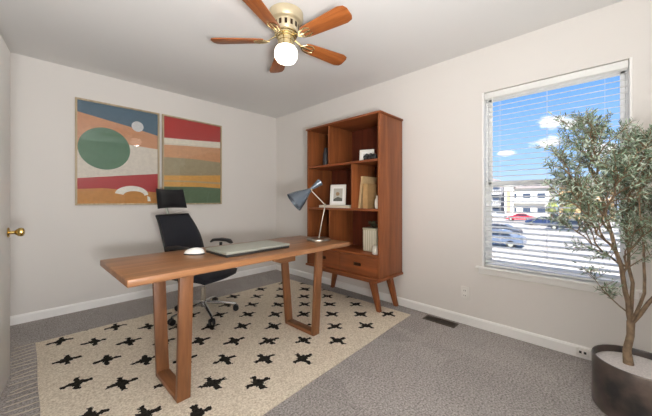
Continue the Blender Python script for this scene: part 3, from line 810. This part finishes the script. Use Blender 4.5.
m = MB(); m.tube([(0, .05, .36), (0, .24, .365), (0, .30, .46), (0, .315, .70), (0, .40, .88), (0, .425, .95)], [.024, .024, .022, .018, .015, .013], 12, .7); m.build('back_spine', M['black_plastic'], ch)
m = MB(); m.tube([(0, .425, .92), (0, .465, 1.0), (0, .47, 1.09)], [.015, .014, .014], 12, .6); m.build('headrest_post', M['silver'], ch)
m = MB(); nu, nv = 12, 8; F_, B_ = [], []
for j in range(nv+1):
    for i in range(nu+1):
        u, v = 2*i/nu-1, 2*j/nv-1
        e_ = math.sqrt(max(0, (1-abs(u)**5)*(1-abs(v)**4)))
        w_ = .165*(1-.04*v)
        F_.append(m.bm.verts.new((u*w_, .44-.045*u*u+.02*v-.022*e_, 1.115+.092*v+.006*v*u*u)))
        B_.append(m.bm.verts.new((u*w_, .45-.045*u*u+.02*v+.018*e_, 1.115+.092*v+.006*v*u*u)))
W = nu+1
for j in range(nv):
    for i in range(nu):
        a_ = j*W+i; m.bm.faces.new((F_[a_], F_[a_+1], F_[a_+W+1], F_[a_+W])); m.bm.faces.new((B_[a_], B_[a_+W], B_[a_+W+1], B_[a_+1]))
bd = [i for i in range(W)]+[j*W+nu for j in range(1, nv+1)]+[nv*W+i for i in range(nu-1, -1, -1)]+[j*W for j in range(nv-1, 0, -1)]
for k in range(len(bd)):
    p, q = bd[k], bd[(k+1) % len(bd)]; m.bm.faces.new((F_[p], F_[q], B_[q], B_[p]))
m.build('headrest', M['black_leather'], ch)
for s_ in (-1, 1):
    m = MB(); m.tube([(.10*s_, .02, .36), (.25*s_, .03, .365), (.285*s_, .035, .46), (.285*s_, .03, .655)], [.016, .016, .018, .016], 12, .8)
    pst = m.build('arm_post', M['black_plastic'], ch)
    m = MB(); m.tube([(.275*s_, .15, .655), (.282*s_, .12, .676), (.285*s_, .02, .684), (.283*s_, -.07, .678), (.275*s_, -.11, .655)], [.024, .040, .046, .042, .026], 14, .38)
    m.build('armrest', M['black_plastic'], ch)

# ------------------------------------------------------------------ potted olive tree
PX, PY = 2.20, -.135
t = thing('potted_olive_tree', 'tall potted olive tree with silvery leaves by the window', 'potted tree', (PX, PY, 0)); o_ = Vector(t.location)
m = MB(); m.lathe([(.150, 0), (.178, .004), (.186, .02), (.186, .272), (.184, .276), (.178, .276), (.176, .272), (.176, .232), (.02, .232)], (0, 0, 0), 64); m.build('pot', M['pot'], t)
m = MB()
m.lathe([(.1755, .228), (.1755, .240), (.12, .246), (.05, .249), (.01, .250)], (0, 0, 0), 48); m.build('gravel', M['soil'], t)
rr_ = Vector((.6997, -.7145, 0)); dd_ = Vector((.7145, .6997, 0))
base = Vector((.004, .042, .24))
def clampw(p):
    q = Vector(p); wx = q.x+PX; wy = q.y+PY
    if wx > 2.66: q.x = 2.66-PX
    if wy < YF+.03: q.y = YF+.03-PY
    return q
fork = base+Vector((.0, .0, .235))+rr_*.012
m = MB(); m.tube([base, base+Vector((.0, .006, .08)), base+Vector((.004, -.004, .16))+rr_*.004, fork], [.022, .017, .0155, .0165], 12)
m.build('trunk', M['bark'], t)
brm, twm, lfm = MB(), MB(), MB()
def jit(p, a_): return Vector((p.x+random.uniform(-a_, a_), p.y+random.uniform(-a_, a_), p.z+random.uniform(-a_, a_)))
def curve(p0, p1, bow, n_=7, wob=.008):
    mid = (p0+p1)/2+bow; out = []
    for i in range(n_+1):
        s_ = i/n_; q = p0*(1-s_)**2+mid*2*s_*(1-s_)+p1*s_*s_
        out.append(clampw(jit(q, wob if 0 < i < n_ else 0)))
    return out
def leaf(p, d_, ln, mi):
    d_ = d_.normalized(); sd = d_.cross(Vector((random.uniform(-1, 1), random.uniform(-1, 1), random.uniform(-1, 1))))
    if sd.length < .1: return
    sd.normalize(); w_ = ln*random.uniform(.085, .12); up = sd.cross(d_)*ln*.06
    lfm.mi = mi
    a_ = p; b_ = p+d_*ln*.35+up; c_ = p+d_*ln*.72+up*.8; e_ = p+d_*ln
    for q in (b_+sd*w_, b_-sd*w_, e_):
        if q.x+PX > 2.70 or q.y+PY < YF+.01: return
    v = [lfm.bm.verts.new(x) for x in (a_, b_+sd*w_, c_+sd*w_*.8, e_, c_-sd*w_*.8, b_-sd*w_)]
    f = lfm.bm.faces.new(v); f.material_index = mi
def leaves_on(pts, step, ln):
    for a_, b_ in zip(pts, pts[1:]):
        seg = b_-a_; L_ = seg.length
        if L_ < 1e-4: continue
        k = max(1, int(L_/step)); d_ = seg.normalized()
        for i in range(k):
            p = a_+seg*((i+random.random())/k)
            sd = d_.cross(Vector((random.uniform(-1, 1), random.uniform(-1, 1), random.uniform(-1, 1)))).normalized()
            for s_ in (1, -1):
                if random.random() < .8:
                    leaf(p, d_*random.uniform(.4, .9)+sd*s_+Vector((0, 0, .1)), ln*random.uniform(.7, 1.2), random.choice((0, 0, 0, 1, 1, 2)))
def twig(p, d_, ln):
    e_ = clampw(p+d_.normalized()*ln); pts = curve(p, e_, Vector((0, 0, ln*.08)), 4, .004)
    twm.tube(pts, [.0016, .0014, .0012, .001, .0008], 5)
    leaves_on(pts, .0085, .0265)
def limb(p0, target, r0, bow, nsub, f0=.35, sub_len=.22):
    pts = curve(p0, target, bow, 9, .010)
    brm.tube(pts, [max(.0018, r0*(1-.85*i/9)) for i in range(10)], 8)
    main = (target-p0).normalized()
    for k in range(nsub):
        s_ = f0+(1-f0)*(k+random.random()*.6)/nsub; i = min(int(s_*9), 8); q = pts[i].lerp(pts[i+1], s_*9-i if s_*9-i <= 1 else 1)
        rd = Vector((random.uniform(-1, 1), random.uniform(-1, 1), random.uniform(-.45, .8)))
        d_ = (main*.75+rd*.85).normalized(); ln = sub_len*random.uniform(.55, 1.1)*(1.1-.4*s_)
        e_ = clampw(q+d_*ln); sp = curve(q, e_, Vector((0, 0, .02)), 5, .006)
        twm.tube(sp, [.0032, .0028, .0024, .002, .0016, .001], 6)
        leaves_on(sp[2:], .011, .027)
        for j in range(5):
            qq = sp[1+j % 5]; r2 = Vector((random.uniform(-1, 1), random.uniform(-1, 1), random.uniform(-.5, .8)))
            twig(qq, d_*.7+r2*.8, random.uniform(.05, .12))
        twig(sp[-1], d_, .07)
    twig(pts[-1], main+Vector((0, 0, .4)), .09)
def TG(px, py, dd):
    """limb tip: lateral, height and depth offset from the tree's axis"""
    px = 639+(px-639)*(.84 if px < 639 else 1.)
    py = 200-(200-py)*.84 if py < 200 else py
    return rr_*((px-639)*.0052)+dd_*dd+Vector((0, 0, 1.12+(200-py)*.0052))
limbs = [  # tip (lateral, height), depth, start radius, bow, side branches
    (578, 122, -.02, .0105, -.02, 13), (556, 155, .05, .0085, -.03, 11), (597, 112, .12, .0085, -.02, 11), (550, 196, -.05, .0075, -.04, 10),
    (620, 140, -.10, .0100, .02, 13), (640, 150, .06, .0095, .03, 13), (662, 135, -.04, .0085, .04, 9), (690, 165, .02, .008, .05, 11), (650, 175, .08, .008, .02, 12), (640, 225, -.12, .008, .0, 10), (670, 185, -.1, .008, .03, 10),
    (705, 205, -.03, .007, .05, 6), (585, 170, -.15, .008, -.03, 11), (603, 190, .16, .0075, -.02, 12), (656, 195, -.14, .007, .03, 10), (565, 225, .06, .006, -.03, 7), (632, 205, .1, .007, .02, 9), (612, 225, -.08, .006, -.02, 8)]
stems = []
for (path, r0) in (([(622, 292, 0), (606, 250, -.02), (594, 200, 0), (584, 160, .02)], .0125), ([(636, 285, .03), (631, 235, .04), (634, 190, .03)], .010),
                   ([(652, 292, -.02), (668, 250, 0), (682, 205, .02)], .0105), ([(630, 290, -.05), (620, 245, -.09), (612, 200, -.1)], .008)):
    ctl = [fork+Vector((0, 0, -.015))]+[clampw(TG(*q)) for q in path]; pts = []
    for a_, b_ in zip(ctl, ctl[1:]):
        for k in range(3): pts.append(jit(a_.lerp(b_, k/3), .004 if pts else 0))
    pts.append(ctl[-1]); n_ = len(pts)
    brm.tube(pts, [r0*(1-.6*i/(n_-1)) for i in range(n_)], 10); stems.append(pts)
for (px, py, dd, r0, bw, ns) in limbs:
    tgt = clampw(TG(px, py, dd)); best = None
    for pts in stems:
        for i, q in enumerate(pts[1:]):
            if tgt.z-q.z < .18+.12*random.random() and i: continue
            c_ = (tgt-q).length+random.random()*.03
            if best is None or c_ < best[0]: best = (c_, q)
    limb(best[1], tgt, min(r0, .0065), rr_*bw, ns, .15, .19)
# the low sprig to the left
lowp = fork+Vector((0, 0, .03))
pts = curve(lowp, clampw(TG(574, 272, -.02)), Vector((0, 0, -.03)), 7, .004)
brm.tube(pts, [.004, .0036, .0032, .003, .0026, .002, .0016, .0012], 6)
for q in pts[3:]:
    for j in range(3): twig(q, Vector((random.uniform(-1, 1), random.uniform(-1, 1), random.uniform(.2, 1))), .07)
brm.build('branch', M['bark'], t); twm.build('twig', M['twig'], t)
lfm.build('foliage', [M['leaf1'], M['leaf2'], M['leaf3']], t, False)

# ------------------------------------------------------------------ outside
GZ = -2.9
struct('ground', MB().box(3.2, 130, -60, 90, GZ-.2, GZ), M['asphalt'], 'grey asphalt parking lot seen through the window', 'ground')
struct('ground_walk', MB().box(12, 24.5, -30, 40, GZ, GZ+.06), M['concrete'], 'pale concrete strip between the building and the parking lot', 'pavement')
m = MB()
for k in range(14): m.box(29, 34, -9+k*2.7, -8.9+k*2.7, GZ, GZ+.01)
for k in range(14): m.box(51.5, 57, -9+k*2.7, -8.9+k*2.7, GZ, GZ+.01)
tag(m.build('parking_lines', M['paint_line'], None, False), kind='structure')
def car(label, x, y, rz, body):
    t = thing('car', label, 'car', (x, y, GZ+.01), rz, 'cars in the parking lot')
    prof = [(-2.2, .35), (-2.22, .7), (-2.1, .92), (-1.6, .98), (-1.05, 1.36), (-.6, 1.44), (.35, 1.42), (1.0, 1.0), (1.9, .88), (2.2, .7), (2.22, .4), (2.1, .28), (-2.1, .28)]
    m = MB(); m.prism(prof, -.86, .86, 'XZ')
    for v in m.bm.verts:
        if v.co.z > 1.1: v.co.y *= .78
    es = [e for e in m.bm.edges]
    bmesh.ops.bevel(m.bm, geom=es, offset=.05, segments=2, affect='EDGES')
    bd = m.build('car_body', plain('car_paint_'+body[0], body[1], .3, coat=.6), t)
    for s_ in (-1, 1):
        m = MB(); m.hexa([(-1.4, .865*s_, 1.0), (.85, .865*s_, 1.0), (.85, .84*s_, 1.0), (-1.4, .84*s_, 1.0)], [(-1.0, .70*s_, 1.35), (.32, .70*s_, 1.35), (.32, .66*s_, 1.35), (-1.0, .66*s_, 1.35)])
        m.build('side_window', M['car_glass'], t)
    m = MB(); m.hexa([(.40, -.6, 1.395), (.98, -.72, 1.02), (.98, .72, 1.02), (.40, .6, 1.395)], [(.42, -.6, 1.415), (1.0, -.72, 1.04), (1.0, .72, 1.04), (.42, .6, 1.415)]); m.build('windscreen', M['car_glass'], t)
    for wx in (-1.35, 1.4):
        for s_ in (-1, 1):
            m = MB(); m.cyl((wx, .70*s_, .32), (wx, .89*s_, .32), .32, seg=24); wh = m.build('wheel', M['tyre'], t)
            m = MB(); m.cyl((wx, .885*s_, .32), (wx, .90*s_, .32), .19, seg=16); m.build('hubcap', M['silver'], wh)
A90 = R(90)
car('red car parked in front of the far apartments', 65, 11.5, A90, ('red', (196, 38, 52)))
car('white car at the left in front of the far apartments', 72, 16.6, A90, ('white', (214, 216, 220)))
car('dark blue car parked in the middle of the lot', 56, 6.9, A90, ('blue', (36, 50, 84)))
car('black car parked right of the dark blue one', 49.6, 3.4, A90, ('black', (44, 48, 58)))
car('dark grey car nearest the window at its left edge', 35, 8.3, A90, ('grey', (64, 66, 74)))
car('blue-grey car parked nearest of all below the window', 28.4, 6.9, A90, ('slate', (92, 104, 124)))
def building(label, x0, y0, y1, h, wall, roof_h, floors, tower=None):
    t = thing('apartment_building', label, 'building', (x0, (y0+y1)/2, GZ), 0, 'apartment buildings across the parking lot'); o_ = t.location
    MB().box(x0, x0+12, y0, y1, GZ, GZ+h).build('wall', wall, t, False, org=o_)
    m = MB(); ov = .6; yc = (y0+y1)/2
    m.hexa([(x0-ov, y0-ov, GZ+h), (x0+12+ov, y0-ov, GZ+h), (x0+12+ov, y1+ov, GZ+h), (x0-ov, y1+ov, GZ+h)],
           [(x0+4, y0+(y1-y0)*.3, GZ+h+roof_h), (x0+8, y0+(y1-y0)*.3, GZ+h+roof_h), (x0+8, y1-(y1-y0)*.3, GZ+h+roof_h), (x0+4, y1-(y1-y0)*.3, GZ+h+roof_h)])
    m.build('roof', M['b_roof'], t, False, org=o_)
    fh = h/floors; nb = max(1, int((y1-y0)/2.6))
    for f in range(floors):
        for k in range(nb):
            yy = y0+(k+.5)*(y1-y0)/nb; z = GZ+f*fh
            m = MB(); m.box(x0-.06, x0-.0, yy-.75, yy+.75, z+.9, z+2.2); m.box(x0-.1, x0-.05, yy-.03, yy+.03, z+.9, z+2.2)
            m.build('window', M['b_win'], t, False, org=o_)
        if f and (f % 1 == 0):
            m = MB(); z = GZ+f*fh
            m.box(x0-1.2, x0, y0+.4, y1-.4, z-.12, z+.05)
            m.box(x0-1.2, x0-1.12, y0+.4, y1-.4, z+.95, z+1.03)
            for q in range(int((y1-y0-.8)/.5)): m.box(x0-1.18, x0-1.14, y0+.4+q*.5, y0+.45+q*.5, z, z+1.)
            m.build('balcony', M['b_rail'], t, False, org=o_)
    if tower:
        ty = tower
        m = MB(); m.box(x0-1.6, x0+2, ty-.9, ty+.9, GZ, GZ+h+.4)
        m.prism([(ty-1.2, GZ+h+.4), (ty+1.2, GZ+h+.4), (ty, GZ+h+1.6)], x0-1.8, x0+2, 'YZ')
        tw = m.build('stair_tower', M['b_white'], t, False, org=o_)
        MB().box(x0-1.68, x0-1.6, ty-.35, ty+.35, GZ+.4, GZ+h-.6).build('tan_panel', M['b_tan'], tw, False, org=o_)
building('grey three-storey apartment building at the left of the view', 84, 18.5, 34, 8.4, M['b_grey'], 2.0, 3)
building('white apartment building with a gabled stair tower across the lot', 82, 9.0, 17.4, 6.8, M['b_white'], 1.6, 2, 16.6)
building('tan apartment building behind the tree on the right of the view', 80, -1.5, 7.0, 6.8, M['b_tan'], 1.8, 2)
building('white apartment building at the far right of the view', 84, -16, -3, 7.4, M['b_white'], 2.0, 3)
for i, (x, y, h) in enumerate(((76, 7.9, 3.6), (77, 5.2, 3.0), (76, 1.2, 3.4))):
    tr = thing('street_tree', ('small yellow-green tree left of the tan building', 'low bushy tree in front of the tan building', 'small tree at the right end of the tan building')[i], 'tree', (x, y, GZ))
    MB().cyl((0, 0, 0), (0, 0, h*.5), .09, .06, 8).build('trunk', M['bark'], tr)
    m = MB()
    for k in range(26):
        a_ = random.uniform(0, 6.28); r_ = random.uniform(0, .9); m.ball((r_*math.cos(a_), r_*math.sin(a_), h*.45+random.uniform(0, h*.5)), random.uniform(.3, .55), seg=8)
    m.build('crown', M['tree_far'], tr)

# ------------------------------------------------------------------ sky
wd = bpy.data.worlds.new('world'); S.world = wd; wd.use_nodes = True; nt = wd.node_tree; N = nt.nodes; L = nt.links
bg = N['Background']
tc = N.new('ShaderNodeTexCoord'); sp = N.new('ShaderNodeSeparateXYZ'); L.new(tc.outputs['Generated'], sp.inputs[0])
cr = N.new('ShaderNodeValToRGB'); el = cr.color_ramp.elements
el[0].position = 0.0; el[0].color = lin((200, 220, 244)); el[1].position = 1.0; el[1].color = lin((70, 120, 205))
e = cr.color_ramp.elements.new(.10); e.color = lin((158, 198, 242))
e = cr.color_ramp.elements.new(.35); e.color = lin((92, 152, 228))
L.new(sp.outputs[2], cr.inputs['Fac'])
nz = N.new('ShaderNodeTexNoise'); nz.inputs['Scale'].default_value = 22; nz.inputs['Detail'].default_value = 6; nz.inputs['Roughness'].default_value = .6
mp = N.new('ShaderNodeMapping'); mp.inputs['Scale'].default_value = (1, 1, 2.6)
L.new(tc.outputs['Generated'], mp.inputs['Vector']); L.new(mp.outputs[0], nz.inputs['Vector'])
def cdir(px, py):
    l = (px-326)/284.; v = Vector((.7145+l*.6997, .6997-l*.7145, (200-py)/284.)); return v.normalized()
acc = None
for (v, s_) in ((cdir(556, 122), .10), (cdir(548, 142), .09), (cdir(578, 124), .08), (cdir(506, 153), .06), (cdir(600, 150), .10), (Vector((.4, .9, .3)).normalized(), .3), (Vector((-.6, .3, .5)).normalized(), .4)):
    sb = N.new('ShaderNodeVectorMath'); sb.operation = 'SUBTRACT'; sb.inputs[1].default_value = v; L.new(tc.outputs['Generated'], sb.inputs[0])
    ml = N.new('ShaderNodeVectorMath'); ml.operation = 'MULTIPLY'; ml.inputs[1].default_value = (1, 1, 2.4); L.new(sb.outputs[0], ml.inputs[0])
    ln = N.new('ShaderNodeVectorMath'); ln.operation = 'LENGTH'; L.new(ml.outputs[0], ln.inputs[0])
    mr = N.new('ShaderNodeMapRange'); mr.inputs['From Min'].default_value = 0; mr.inputs['From Max'].default_value = s_; mr.inputs['To Min'].default_value = 1; mr.inputs['To Max'].default_value = 0
    L.new(ln.outputs['Value'], mr.inputs['Value'])
    if acc is None: acc = mr.outputs[0]
    else:
        mm = N.new('ShaderNodeMath'); mm.operation = 'MAXIMUM'; L.new(acc, mm.inputs[0]); L.new(mr.outputs[0], mm.inputs[1]); acc = mm.outputs[0]
m1 = N.new('ShaderNodeMath'); m1.operation = 'ADD'; L.new(acc, m1.inputs[0]); L.new(nz.outputs['Fac'], m1.inputs[1])
mr = N.new('ShaderNodeMapRange'); mr.interpolation_type = 'SMOOTHSTEP'; mr.inputs['From Min'].default_value = 1.02; mr.inputs['From Max'].default_value = 1.30
L.new(m1.outputs[0], mr.inputs['Value'])
mx = N.new('ShaderNodeMix'); mx.data_type = 'RGBA'; mx.inputs['B'].default_value = lin((248, 248, 250))
L.new(mr.outputs[0], mx.inputs['Factor']); L.new(cr.outputs['Color'], mx.inputs['A'])
L.new(mx.outputs['Result'], bg.inputs['Color']); bg.inputs['Strength'].default_value = 1.4

# ------------------------------------------------------------------ lights
def light(name, typ, loc, energy, col=(1, 1, 1), rot=(0, 0, 0), **k):
    l = bpy.data.lights.new(name, typ); l.energy = energy; l.color = col
    for a_, v in k.items(): setattr(l, a_, v)
    o = bpy.data.objects.new(name, l); COL.objects.link(o); o.location = loc; o.rotation_euler = rot
    return o
light('fan_bulb_light', 'POINT', (FX, FY, ZC-.295), 29, (1, .93, .85), shadow_soft_size=.07)
light('sun', 'SUN', (0, 0, 20), 12, (1, .96, .9), (R(20), R(-48), 0), angle=R(.6))
# added soft fill beside the camera, aimed upward in place of a flash
light('bounce_fill', 'AREA', (.02, -.42, .95), 97, (.985, .99, 1.), (R(180-33), 0, R(6)), shape='DISK', size=.4)

# ------------------------------------------------------------------ camera
cd = bpy.data.cameras.new('camera'); cam = bpy.data.objects.new('camera', cd); COL.objects.link(cam)
cd.sensor_width = 36; cd.lens = 284/652*36; cd.shift_y = -8/652; cd.clip_start = .02; cd.clip_end = 400
cam.location = (0, 0, 1.12); cam.rotation_euler = (R(90), 0, R(-45.6)); S.camera = cam
vs = S.view_settings; vs.view_transform = 'Standard'; vs.look = 'None'; vs.exposure = -.02; vs.gamma = 1; vs.use_curve_mapping = False
S.cycles.use_denoising = True; S.cycles.max_bounces = 10; S.cycles.diffuse_bounces = 6; S.cycles.transparent_max_bounces = 24
S.cycles.sample_clamp_indirect = 6; S.cycles.caustics_reflective = False; S.cycles.caustics_refractive = False
